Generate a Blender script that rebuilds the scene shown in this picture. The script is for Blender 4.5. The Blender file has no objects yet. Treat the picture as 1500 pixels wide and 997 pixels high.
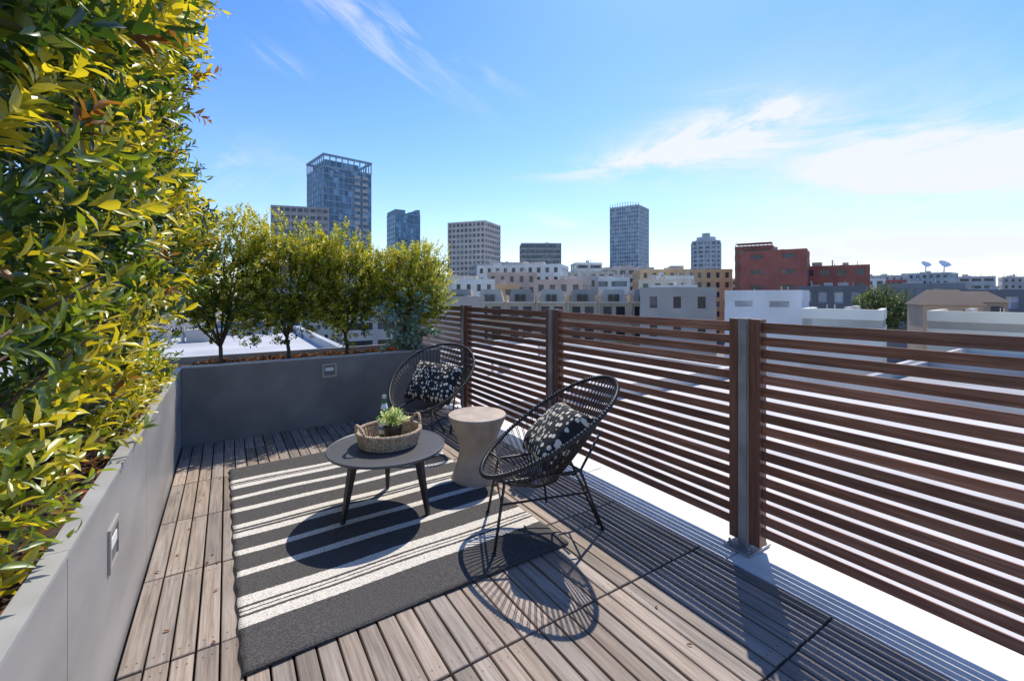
import bpy, math, random
import numpy as np
from mathutils import Vector, Matrix
random.seed(7); rng=np.random.default_rng(7)
sc=bpy.context.scene
COL=sc.collection
# ------------------------------------------------------------ helpers
def newmat(name):
    m=bpy.data.materials.new(name); m.use_nodes=True
    nt=m.node_tree; return m,nt,nt.nodes,nt.links,nt.nodes['Principled BSDF']
def simple(name,col,rough=.6,metal=0,nscale=0,namt=.15,bump=0,bscale=60,stretch=(1,1,1),spec=.5):
    m,nt,N,L,P=newmat(name)
    P.inputs['Roughness'].default_value=rough; P.inputs['Metallic'].default_value=metal
    P.inputs['Specular IOR Level'].default_value=spec
    P.inputs['Base Color'].default_value=(*col,1)
    tc=N.new('ShaderNodeTexCoord'); mp=N.new('ShaderNodeMapping'); mp.inputs['Scale'].default_value=stretch
    L.new(tc.outputs['Object'],mp.inputs['Vector'])
    if nscale:
        n=N.new('ShaderNodeTexNoise'); n.inputs['Scale'].default_value=nscale; n.inputs['Detail'].default_value=5
        L.new(mp.outputs[0],n.inputs['Vector'])
        r=N.new('ShaderNodeValToRGB'); r.color_ramp.elements[0].position=.3; r.color_ramp.elements[1].position=.7
        r.color_ramp.elements[0].color=(*[c*(1-namt) for c in col],1)
        r.color_ramp.elements[1].color=(*[min(.85,c*(1+namt)) for c in col],1)
        L.new(n.outputs['Fac'],r.inputs[0]); L.new(r.outputs[0],P.inputs['Base Color'])
    if bump:
        n2=N.new('ShaderNodeTexNoise'); n2.inputs['Scale'].default_value=bscale; n2.inputs['Detail'].default_value=4
        L.new(mp.outputs[0],n2.inputs['Vector'])
        b=N.new('ShaderNodeBump'); b.inputs['Strength'].default_value=bump; b.inputs['Distance'].default_value=.01
        L.new(n2.outputs['Fac'],b.inputs['Height']); L.new(b.outputs[0],P.inputs['Normal'])
    return m
def woodmat(name,c1,c2,c3,axis,rough=.6,fine=90,vamp=.75,warm=(1.0,.92,.84)):
    m,nt,N,L,P=newmat(name)
    tc=N.new('ShaderNodeTexCoord'); at=N.new('ShaderNodeAttribute'); at.attribute_name='Var'
    cm=N.new('ShaderNodeCombineXYZ')
    mul=N.new('ShaderNodeMath'); mul.operation='MULTIPLY'; mul.inputs[1].default_value=37
    L.new(at.outputs['Fac'],mul.inputs[0])
    for i in range(3): L.new(mul.outputs[0],cm.inputs[i])
    add=N.new('ShaderNodeVectorMath'); add.operation='ADD'
    L.new(tc.outputs['Object'],add.inputs[0]); L.new(cm.outputs[0],add.inputs[1])
    mp=N.new('ShaderNodeMapping'); s=[1,1,1]; s[axis]=.04; mp.inputs['Scale'].default_value=s
    L.new(add.outputs[0],mp.inputs['Vector'])
    n=N.new('ShaderNodeTexNoise'); n.inputs['Scale'].default_value=fine; n.inputs['Detail'].default_value=6; n.inputs['Roughness'].default_value=.65
    L.new(mp.outputs[0],n.inputs['Vector'])
    r=N.new('ShaderNodeValToRGB'); e=r.color_ramp.elements
    e[0].position=.25; e[0].color=(*c1,1); e[1].position=.77; e[1].color=(*c3,1)
    x=e.new(.5); x.color=(*c2,1)
    L.new(n.outputs['Fac'],r.inputs[0])
    n3=N.new('ShaderNodeTexNoise'); n3.inputs['Scale'].default_value=3.5; n3.inputs['Detail'].default_value=5
    L.new(tc.outputs['Object'],n3.inputs['Vector'])
    ad=N.new('ShaderNodeMath'); ad.operation='MULTIPLY_ADD'; ad.inputs[1].default_value=vamp; ad.inputs[2].default_value=.7-vamp/2
    L.new(at.outputs['Fac'],ad.inputs[0])
    ad2=N.new('ShaderNodeMath'); ad2.operation='MULTIPLY_ADD'; ad2.inputs[1].default_value=.6
    L.new(n3.outputs['Fac'],ad2.inputs[0]); L.new(ad.outputs[0],ad2.inputs[2])
    tint=N.new('ShaderNodeMix'); tint.data_type='RGBA'; tint.blend_type='MULTIPLY'
    wn=N.new('ShaderNodeTexWhiteNoise'); wn.noise_dimensions='1D'; L.new(mul.outputs[0],wn.inputs['W'])
    L.new(wn.outputs['Value'],tint.inputs['Factor']); L.new(r.outputs[0],tint.inputs[6]); tint.inputs[7].default_value=(*warm,1)
    mx=N.new('ShaderNodeVectorMath'); mx.operation='SCALE'
    L.new(tint.outputs[2],mx.inputs[0]); L.new(ad2.outputs[0],mx.inputs['Scale'])
    L.new(mx.outputs[0],P.inputs['Base Color']); P.inputs['Roughness'].default_value=rough
    b=N.new('ShaderNodeBump'); b.inputs['Strength'].default_value=.3; b.inputs['Distance'].default_value=.004
    L.new(n.outputs['Fac'],b.inputs['Height']); L.new(b.outputs[0],P.inputs['Normal'])
    return m
def leafmat(name,trans=.4,rough=.35,tint=(1.5,1.5,.8),gloss=.07):
    m,nt,N,L,P=newmat(name); N.remove(P)
    at=N.new('ShaderNodeAttribute'); at.attribute_name='Col'
    d=N.new('ShaderNodeBsdfDiffuse'); L.new(at.outputs['Color'],d.inputs['Color'])
    t=N.new('ShaderNodeBsdfTranslucent'); v=N.new('ShaderNodeVectorMath'); v.operation='MULTIPLY'; v.inputs[1].default_value=tint
    L.new(at.outputs['Color'],v.inputs[0]); L.new(v.outputs[0],t.inputs['Color'])
    mx=N.new('ShaderNodeMixShader'); mx.inputs[0].default_value=trans
    L.new(d.outputs[0],mx.inputs[1]); L.new(t.outputs[0],mx.inputs[2])
    out=mx.outputs[0]
    if gloss:
        gl=N.new('ShaderNodeBsdfGlossy'); gl.inputs['Roughness'].default_value=rough; gl.inputs['Color'].default_value=(.9,.95,.9,1)
        m2=N.new('ShaderNodeMixShader'); m2.inputs[0].default_value=gloss
        L.new(out,m2.inputs[1]); L.new(gl.outputs[0],m2.inputs[2]); out=m2.outputs[0]
    L.new(out,N['Material Output'].inputs['Surface'])
    return m
class MB:
    def __init__(s): s.v=[];s.f=[];s.m=[];s.a=[];s.var=.5
    def add(s,vs,fs,mi=0):
        o=len(s.v); s.v+= [tuple(p) for p in vs]
        for f in fs: s.f.append(tuple(i+o for i in f)); s.m.append(mi); s.a.append(s.var)
    def box(s,x0,x1,y0,y1,z0,z1,mi=0,M=None):
        vs=[(x0,y0,z0),(x1,y0,z0),(x1,y1,z0),(x0,y1,z0),(x0,y0,z1),(x1,y0,z1),(x1,y1,z1),(x0,y1,z1)]
        if M is not None: vs=[M@Vector(p) for p in vs]
        s.add(vs,[(3,2,1,0),(4,5,6,7),(0,1,5,4),(1,2,6,5),(2,3,7,6),(3,0,4,7)],mi)
    def board(s,x0,x1,y0,y1,z0,z1,c=.003,mi=0):
        z=z1-c
        vs=[(x0,y0,z0),(x1,y0,z0),(x1,y1,z0),(x0,y1,z0),(x0,y0,z),(x1,y0,z),(x1,y1,z),(x0,y1,z),
            (x0+c,y0+c,z1),(x1-c,y0+c,z1),(x1-c,y1-c,z1),(x0+c,y1-c,z1)]
        fs=[(0,1,5,4),(1,2,6,5),(2,3,7,6),(3,0,4,7),(4,5,9,8),(5,6,10,9),(6,7,11,10),(7,4,8,11),(8,9,10,11),(3,2,1,0)]
        s.add(vs,fs,mi)
    def tube(s,pts,r,n=6,closed=False,mi=0):
        pts=[Vector(p) for p in pts]; k=len(pts)
        rr=r if isinstance(r,(list,tuple)) else [r]*k
        vs=[]; prev=None
        for i,p in enumerate(pts):
            if closed: t=pts[(i+1)%k]-pts[i-1]
            else: t=pts[min(i+1,k-1)]-pts[max(i-1,0)]
            t.normalize()
            if prev is None:
                a=Vector((0,0,1)) if abs(t.z)<.9 else Vector((1,0,0))
                u=t.cross(a).normalized()
            else:
                u=(prev-t*prev.dot(t)).normalized()
            prev=u; w=t.cross(u)
            for j in range(n):
                th=2*math.pi*j/n
                vs.append(p+(u*math.cos(th)+w*math.sin(th))*rr[i])
        fs=[]
        for i in range(k if closed else k-1):
            a=i*n; b=((i+1)%k)*n
            for j in range(n):
                j2=(j+1)%n; fs.append((a+j,a+j2,b+j2,b+j))
        if not closed:
            fs.append(tuple(range(n-1,-1,-1))); fs.append(tuple((k-1)*n+j for j in range(n)))
        s.add(vs,fs,mi)
    def lathe(s,cx,cy,prof,n=48,mi=0):
        vs=[];k=len(prof)
        for (r,z) in prof:
            for j in range(n):
                th=2*math.pi*j/n; vs.append((cx+r*math.cos(th),cy+r*math.sin(th),z))
        fs=[]
        for i in range(k-1):
            for j in range(n):
                j2=(j+1)%n; fs.append((i*n+j,i*n+j2,(i+1)*n+j2,(i+1)*n+j))
        fs.append(tuple(range(n-1,-1,-1))); fs.append(tuple((k-1)*n+j for j in range(n)))
        s.add(vs,fs,mi)
    def build(s,name,mats,smooth=False,parent=None,ang=None):
        me=bpy.data.meshes.new(name); me.from_pydata(s.v,[],s.f)
        for m in mats: me.materials.append(m)
        me.polygons.foreach_set('material_index',s.m)
        at=me.attributes.new('Var','FLOAT','FACE'); at.data.foreach_set('value',s.a)
        if smooth: me.polygons.foreach_set('use_smooth',[True]*len(me.polygons))
        me.update(); ob=bpy.data.objects.new(name,me); COL.objects.link(ob)
        if smooth and ang:
            try: me.set_sharp_from_angle(angle=math.radians(ang))
            except Exception: pass
        if parent: ob.parent=parent
        return ob
def empty(name,loc=(0,0,0)):
    e=bpy.data.objects.new(name,None); COL.objects.link(e); e.location=loc; e.empty_display_size=.1; return e
def nrm(a): return a/np.maximum(np.linalg.norm(a,axis=-1,keepdims=True),1e-9)
def leaves_mesh(name,sets,mat,parent=None,kind='long',near=None):
    P,D,Nn,Ln,W,C=[np.concatenate([s[i] for s in sets]) for i in range(6)]
    if near is not None:
        kp=np.linalg.norm(P-np.array([[0,0,1.35]]),axis=1)>near
        P,D,Nn,Ln,W,C=P[kp],D[kp],Nn[kp],Ln[kp],W[kp],C[kp]
    D=nrm(D); Nn=nrm(Nn-D*np.sum(Nn*D,1,keepdims=True)); S=np.cross(D,Nn)
    Ln=Ln[:,None]; W=W[:,None]
    if kind=='long':
        loc=[(0,0,0),(-.85,.3,.12),(.85,.3,.12),(-.8,.66,.1),(.8,.66,.1),(0,1,-.22),(0,.32,0),(0,.68,-.05)]
        fs=[(0,2,6),(0,6,1),(6,2,4,7),(1,6,7,3),(7,4,5),(3,7,5)]
    elif kind=='short':
        loc=[(0,0,0),(-1,.5,.12),(1,.5,.12),(0,1,-.1),(0,.5,0)]
        fs=[(0,2,4),(0,4,1),(4,2,3),(1,4,3)]
    else:
        loc=[(0,0,0),(-.8,.25,0),(-1,.6,0),(-.5,.95,0),(.5,.95,0),(1,.6,0),(.8,.25,0)]
        fs=[(0,6,5,4,3,2,1)]
    vs=np.stack([P+S*W*a+D*Ln*b+Nn*Ln*c*.6 for a,b,c in loc],1).reshape(-1,3)
    n=len(P); k=len(loc)
    base=(np.arange(n)*k)[:,None]
    fl=np.concatenate([np.array(f) for f in fs]); li=(base+fl[None,:]).reshape(-1)
    cnt=np.array([len(f) for f in fs]); lt=np.tile(cnt,n); ls=np.concatenate([[0],np.cumsum(lt)[:-1]])
    me=bpy.data.meshes.new(name)
    me.vertices.add(n*k); me.vertices.foreach_set('co',vs.reshape(-1).astype(np.float32))
    me.loops.add(len(li)); me.loops.foreach_set('vertex_index',li.astype(np.int32))
    me.polygons.add(len(lt)); me.polygons.foreach_set('loop_start',ls.astype(np.int32)); me.polygons.foreach_set('loop_total',lt.astype(np.int32))
    me.update(calc_edges=True)
    at=me.attributes.new('Col','FLOAT_COLOR','POINT')
    cc=np.repeat(np.concatenate([C,np.ones((n,1))],1),k,axis=0); at.data.foreach_set('color',cc.reshape(-1).astype(np.float32))
    me.materials.append(mat); me.polygons.foreach_set('use_smooth',np.ones(len(lt),bool))
    me.validate()
    ob=bpy.data.objects.new(name,me); COL.objects.link(ob)
    if parent: ob.parent=parent
    return ob
def shoots(O,S,length,k,L,W,C,spread=.8,jit=.25,cj=.2):
    n=len(O); S=nrm(S)
    t=(np.arange(k)+.5)/k
    Pn=O[:,None,:]+S[:,None,:]*length[:,None,None]*t[None,:,None]
    phi=np.arange(k)[None,:]*2.4+rng.uniform(0,6.28,(n,1))
    A=nrm(np.cross(S,np.tile([[.3,.2,1.0]],(n,1))+rng.normal(0,.2,(n,3)))); B=np.cross(S,A)
    Rd=A[:,None,:]*np.cos(phi)[...,None]+B[:,None,:]*np.sin(phi)[...,None]
    D=S[:,None,:]*(1-spread*.5+.3*t[None,:,None])+Rd*spread+rng.normal(0,jit,(n,k,3))
    Nn=np.tile(S[:,None,:],(1,k,1))+rng.normal(0,.15,(n,k,3))
    Lk=rng.uniform(.7,1.1,(n,k))*L[:,None]*(1-.3*t[None,:]); Wk=Lk/L[:,None]*W[:,None]
    Ck=C[:,None,:]*rng.uniform(1-cj,1+cj,(n,k,1))*(.8+.4*t[None,:,None])
    r=lambda a:a.reshape(-1,3)
    return (r(Pn),r(D),r(Nn),Lk.reshape(-1),Wk.reshape(-1),r(Ck))
# ------------------------------------------------------------ camera
YAW=math.radians(32.9)
cam=bpy.data.cameras.new('camera'); co=bpy.data.objects.new('camera',cam); COL.objects.link(co)
co.location=(0,0,1.35); co.rotation_euler=(math.radians(90),0,-YAW)
cam.lens=15.48; cam.sensor_width=36; cam.shift_y=-.0457; cam.clip_start=.05; cam.clip_end=6000
sc.camera=co
sc.view_settings.view_transform='Standard'; sc.view_settings.look='None'; sc.view_settings.exposure=0
# ------------------------------------------------------------ sun + sky
SEL=math.radians(55); SAZ=math.radians(55)
sd=Vector((math.sin(SAZ)*math.cos(SEL),math.cos(SAZ)*math.cos(SEL),math.sin(SEL)))
sun=bpy.data.lights.new('sun','SUN'); sun.energy=5.0; sun.angle=math.radians(.5); sun.color=(1,.93,.83)
so=bpy.data.objects.new('sun',sun); COL.objects.link(so); so.rotation_euler=sd.to_track_quat('Z','Y').to_euler(); so.location=(10,10,30)
w=bpy.data.worlds.new('World'); sc.world=w; w.use_nodes=True; nt=w.node_tree; N=nt.nodes; L=nt.links
bg=N['Background']; bg.inputs['Strength'].default_value=.15
sky=N.new('ShaderNodeTexSky'); sky.sky_type='NISHITA'; sky.sun_disc=False; sky.sun_elevation=SEL; sky.sun_rotation=SAZ
sky.air_density=1.0; sky.dust_density=.5; sky.ozone_density=2.0
hs=N.new('ShaderNodeHueSaturation'); hs.inputs['Saturation'].default_value=1.22; hs.inputs['Value'].default_value=1.65
L.new(sky.outputs[0],hs.inputs['Color'])
tc=N.new('ShaderNodeTexCoord'); sp=N.new('ShaderNodeSeparateXYZ'); L.new(tc.outputs['Generated'],sp.inputs[0])
def MA(op,a,b=None,c=None):
    n=N.new('ShaderNodeMath'); n.operation=op
    for i,x in enumerate((a,b,c)):
        if x is None: continue
        if isinstance(x,(int,float)): n.inputs[i].default_value=x
        else: L.new(x,n.inputs[i])
    return n.outputs[0]
az=MA('ARCTAN2',sp.outputs[0],sp.outputs[1]); el=MA('ARCSINE',sp.outputs[2])
tr=N.new('ShaderNodeValToRGB'); L.new(MA('DIVIDE',el,.8),tr.inputs[0])
te=tr.color_ramp.elements; te[0].position=0; te[0].color=(.74,.78,.88,1); te[1].position=1; te[1].color=(.38,.60,.93,1)
x=te.new(.35); x.color=(.62,.73,.90,1)
tm=N.new('ShaderNodeVectorMath'); tm.operation='MULTIPLY'; L.new(hs.outputs[0],tm.inputs[0]); L.new(tr.outputs[0],tm.inputs[1])
def cloud_noise(rot,sx,sy,scale,lo,hi,seed,dist=.6):
    cb=N.new('ShaderNodeCombineXYZ')
    ca,sa=math.cos(rot),math.sin(rot)
    a=MA('ADD',MA('MULTIPLY',az,ca*sx),MA('MULTIPLY',el,sa*sx)); b=MA('ADD',MA('MULTIPLY',az,-sa*sy),MA('MULTIPLY',el,ca*sy))
    L.new(a,cb.inputs[0]); L.new(b,cb.inputs[1]); cb.inputs[2].default_value=seed
    n=N.new('ShaderNodeTexNoise'); n.inputs['Scale'].default_value=scale; n.inputs['Detail'].default_value=8
    n.inputs['Roughness'].default_value=.62; n.inputs['Distortion'].default_value=dist
    L.new(cb.outputs[0],n.inputs['Vector'])
    mr=N.new('ShaderNodeMapRange'); mr.inputs['From Min'].default_value=lo; mr.inputs['From Max'].default_value=hi; mr.interpolation_type='SMOOTHSTEP'
    L.new(n.outputs['Fac'],mr.inputs['Value']); return mr.outputs[0]
def blob(a0,e0,sa,se,rot,amp):
    da=MA('SUBTRACT',az,a0); de=MA('SUBTRACT',el,e0); c,s=math.cos(rot),math.sin(rot)
    p=MA('DIVIDE',MA('ADD',MA('MULTIPLY',da,c),MA('MULTIPLY',de,s)),sa)
    q=MA('DIVIDE',MA('SUBTRACT',MA('MULTIPLY',de,c),MA('MULTIPLY',da,s)),se)
    r2=MA('ADD',MA('MULTIPLY',p,p),MA('MULTIPLY',q,q))
    return MA('MULTIPLY',MA('EXPONENT',MA('MULTIPLY',r2,-1)),amp)
n1=cloud_noise(.0,1,3.2,3.4,.36,.66,1.3)
n2=cloud_noise(-.5,1,5,4.0,.40,.72,5.1)
n0=cloud_noise(.1,1,2.2,1.6,.35,.75,9.0)
B1=[(1.0,.305,.17,.05,.1,1.6),(1.12,.34,.12,.03,-.3,.8),(.84,.285,.12,.02,.1,.9),(1.37,.215,.24,.06,-.05,1.6),(1.35,.075,.28,.022,0,1.5),(.7,.152,.07,.014,-.3,.9),(-.02,.21,.14,.06,0,.7),(.7,.26,.10,.01,0,.5)]
B2=[(.25,.53,.20,.05,-.45,.65),(.42,.5,.13,.015,-.4,.5),(.08,.44,.05,.015,-.3,.6),(.2,.24,.1,.02,-.4,.5)]
def total(bs):
    t=None
    for b in bs:
        x=blob(*b); t=x if t is None else MA('ADD',t,x)
    return t
c1=MA('MULTIPLY',total(B1),n1); c2=MA('MULTIPLY',total(B2),n2)
c3=MA('MULTIPLY',blob(1.3,.2,.38,.2,0,.5),n0)
horiz=MA('MULTIPLY',MA('EXPONENT',MA('MULTIPLY',MA('ABSOLUTE',el),-6.0)),.40)
tot=MA('MINIMUM',MA('ADD',MA('ADD',c1,c2),MA('ADD',c3,horiz)),.95)
mx=N.new('ShaderNodeMix'); mx.data_type='RGBA'; mx.clamp_factor=True
L.new(tot,mx.inputs['Factor']); L.new(tm.outputs[0],mx.inputs[6]); mx.inputs[7].default_value=(6.1,6.3,6.5,1)
L.new(mx.outputs[2],bg.inputs['Color'])
# ------------------------------------------------------------ materials
M_deck=woodmat('weathered_deck_wood',(.12,.095,.075),(.27,.225,.185),(.40,.35,.30),1,.7,80,.7)
M_slat=woodmat('fence_wood',(.11,.042,.024),(.26,.112,.066),(.42,.24,.165),1,.45,70,.9)
M_stile=woodmat('fence_stile_wood',(.10,.038,.024),(.20,.085,.052),(.30,.16,.11),2,.5,60,.6)
M_steel=simple('galvanised_steel',(.34,.345,.35),.45,.5,8,.25)
M_dark=simple('dark_gap',(.02,.017,.015),.9)
M_screw=simple('screw_steel',(.10,.09,.08),.5,.5)
M_planter=simple('planter_slate_panel',(.205,.195,.18),.6,0,3,.22,.3,120)
M_plantl=simple('planter_zinc_panel',(.34,.325,.305),.42,.1,2.2,.22,.05,30,(1,.6,2))
M_rim=simple('planter_rim',(.42,.41,.395),.45,.2,5,.15)
M_soil=simple('soil',(.06,.034,.02),.95,0,25,.6,1,90)
M_strip=simple('concrete_ledge',(.74,.69,.60),.8,0,6,.12,.3,80)
M_roofw=simple('pale_roof',(.56,.53,.48),.85,0,.6,.18,.2,5)
M_blk=simple('black_metal',(.02,.02,.021),.42)
M_cord=simple('black_cord',(.034,.034,.035),.5)
M_table=simple('charcoal_tabletop',(.095,.093,.092),.36,0,30,.1)
M_stool=simple('stool_stone',(.44,.355,.265),.55,0,7,.25,.35,50)
M_bark=simple('bark',(.14,.095,.06),.9,0,40,.35,.8,80,(1,1,.3))
M_leafH=leafmat('hedge_leaf',.45,.36,(1.7,1.55,.55),.06); M_leafT=leafmat('tree_leaf',.45,.4,(1.7,1.6,.6),.04); M_leafE=leafmat('eucalyptus_leaf',.25,.5,(1.1,1.2,1.0))
M_lit=leafmat('dry_leaf',.15,.7,(1,1,1),0)
# ------------------------------------------------------------ ground + terrace building
g=MB(); g.add([(-4000,-4000,-14),(4000,-4000,-14),(4000,4000,-14),(-4000,4000,-14)],[(0,1,2,3)])
g.build('ground',[simple('city_ground',(.18,.175,.17),.9,0,.02,.3)])
tb=MB(); tb.box(-1.35,2.62,-3,5.75,-14,-.06); tb.build('terrace_building',[simple('terrace_wall',(.35,.34,.33),.8,0,2,.1)])
# ------------------------------------------------------------ deck
dk=MB(); T=.615; NB=8
for ty in range(-3,7):
    y0=.82+T*ty; y1=y0+T-.008
    if y0>4.83: break
    y1=min(y1,4.835)
    for tx in range(4):
        x0=-.33+T*tx
        base=random.uniform(-.15,.15)
        for b in range(NB):
            bx=x0+b*(T/NB)
            dk.var=min(1,max(0,.5+base+random.gauss(0,.25)))
            dz=random.uniform(-.0018,.0018); jx=random.uniform(-.0007,.0007)
            dk.board(bx+.0038+jx,bx+T/NB-.0038+jx,y0+random.uniform(0,.003),y1,-.022,dz,.003,0)
            for yy in (y0+.045,y1-.045):
                for xx in (bx+.024,bx+T/NB-.024):
                    dk.add([(xx+.0033*math.cos(a*math.pi/3),yy+.0033*math.sin(a*math.pi/3),dz+.0008) for a in range(6)],[(0,1,2,3,4,5)],1)
dk.box(-.33,2.13,-1.1,4.83,-.055,-.03,2)
dk.build('wooden_deck',[M_deck,M_screw,M_dark])
st=MB(); yy=-1.1
while yy<4.8:
    st.board(2.136,2.44,yy,min(yy+1.2,5.75)-.006,-.05,-.004,.005); yy+=1.2
st.board(2.446,2.62,-1.1,5.75,-.06,-.012,.005)
st.build('concrete_ledge',[M_strip])
# ------------------------------------------------------------ planters
def steplight(mb,axis,a,b,z,s=.075):
    def bx(u0,u1,z0,z1,d0,d1,mi):
        if axis=='y': mb.box(a+u0,a+u1,b-d1,b-d0,z+z0,z+z1,mi)
        else: mb.box(b+d0,b+d1,a+u0,a+u1,z+z0,z+z1,mi)
    t=.018
    bx(-s,s,s-t,s,0,.008,1); bx(-s,s,-s,-s+t,0,.008,1); bx(-s,-s+t,-s+t,s-t,0,.008,1); bx(s-t,s,-s+t,s-t,0,.008,1)
    bx(-s+t,s-t,-s+t,s-t,0,.003,2)
    bx(-s+t+.012,s-t-.012,-.005,.03,.003,.006,3)
M_sl=simple('steplight_frame',(.40,.37,.33),.4,.3); M_sd=simple('steplight_recess',(.16,.155,.145),.5); M_lens=simple('steplight_lens',(.75,.75,.70),.4)
H=.70
p=MB()
ys=[-1.1,.25,1.55,2.85,4.15,4.84]
for a,b in zip(ys[:-1],ys[1:]): p.box(-.365,-.34,a+.002,b-.002,-.05,H-.012,0)
for a,b in zip(ys[:-1],ys[1:]): p.box(-.385,-.336,a+.001,b-.001,H-.012,H,4)
p.box(-1.30,-1.27,-1.1,5.7,-.05,H,0); p.box(-1.27,-.366,-1.1,4.9,-.05,H-.07,5)
steplight(p,'x',2.07,-.34,.47)
p.build('planter_box',[M_plantl,M_sl,M_sd,M_lens,M_rim,M_soil])
p=MB()
p.box(-.338,2.12,4.84,4.87,-.05,H-.012,0); p.box(-.338,2.12,4.836,4.90,H-.012,H+.002,4)
p.box(-1.26,2.12,5.60,5.63,-.05,H,4); p.box(2.09,2.12,4.902,5.598,-.05,H,0)
p.box(-1.26,2.088,4.902,5.598,-.05,H-.07,5)
steplight(p,'y',.887,4.84,.56,.07)
p.build('planter_box',[M_planter,M_sl,M_sd,M_lens,M_rim,M_soil])
n=2600; Pn=np.zeros((n,3)); k=n//2
Pn[:k]=np.stack([rng.uniform(-.9,-.40,k),rng.uniform(.2,4.85,k),rng.uniform(H-.07,H-.03,k)],1)
Pn[k:]=np.stack([rng.uniform(-.3,2.05,n-k),rng.uniform(4.92,5.58,n-k),rng.uniform(H-.07,H-.04,n-k)],1)
D=rng.normal(0,1,(n,3)); D[:,2]*=.25; Nn=rng.normal(0,.4,(n,3)); Nn[:,2]=1
cc=np.array([[.26,.09,.03],[.18,.07,.03],[.10,.05,.03],[.30,.16,.06]])[rng.integers(0,4,n)]
leaves_mesh('leaf_litter',[(Pn,D,Nn,rng.uniform(.04,.08,n),rng.uniform(.008,.014,n),cc)],M_lit)
n=34; Pn=np.stack([rng.uniform(-.3,2.1,n),rng.uniform(.9,4.8,n),np.full(n,.006)],1); Pn[:24,0]=rng.uniform(-.32,.0,24)
D=rng.normal(0,1,(n,3)); D[:,2]*=.1; Nn=rng.normal(0,.15,(n,3)); Nn[:,2]=1
leaves_mesh('fallen_leaves',[(Pn,D,Nn,rng.uniform(.015,.03,n),rng.uniform(.004,.007,n),np.tile([[.20,.08,.04]],(n,1)))],M_lit)
# ------------------------------------------------------------ fence
FX=2.35; posts=[-.36-1.66,-.36,1.30,2.96,4.62,6.28]
for i in range(5):
    f=MB(); a=posts[i]; b=posts[i+1]
    a0=a+.024; b0=b-.024
    for (u,v) in ((a0,a0+.058),(b0-.058,b0)):
        f.var=random.uniform(.3,.7); f.box(FX-.035,FX+.03,u,v,.03,1.215,1)
    for k in range(17):
        z=.085+k*.0662
        f.var=random.uniform(.05,.95)
        dz=random.uniform(-.0015,.0015); hh=.0465 if k<16 else .053
        f.board(FX-.010,FX-.001,a0+.0585,b0-.0585,z+dz,z+hh+dz,.0015,0)
    f.build('fence_panel',[M_slat,M_stile])
for y in posts:
    f=MB(); f.box(FX-.04,FX+.035,y-.006,y+.006,.012,1.218); f.box(FX-.052,FX-.041,y-.022,y+.022,.012,1.218)
    f.box(FX-.11,FX+.10,y-.07,y+.07,-.002,.010)
    for dx in (-.085,.075):
        for dy in (-.05,.05):
            f.lathe(FX+dx,y+dy,[(.012,.010),(.012,.020)],6); f.lathe(FX+dx,y+dy,[(.006,.021),(.006,.04)],8)
    f.build('fence_post',[M_steel])
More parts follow.
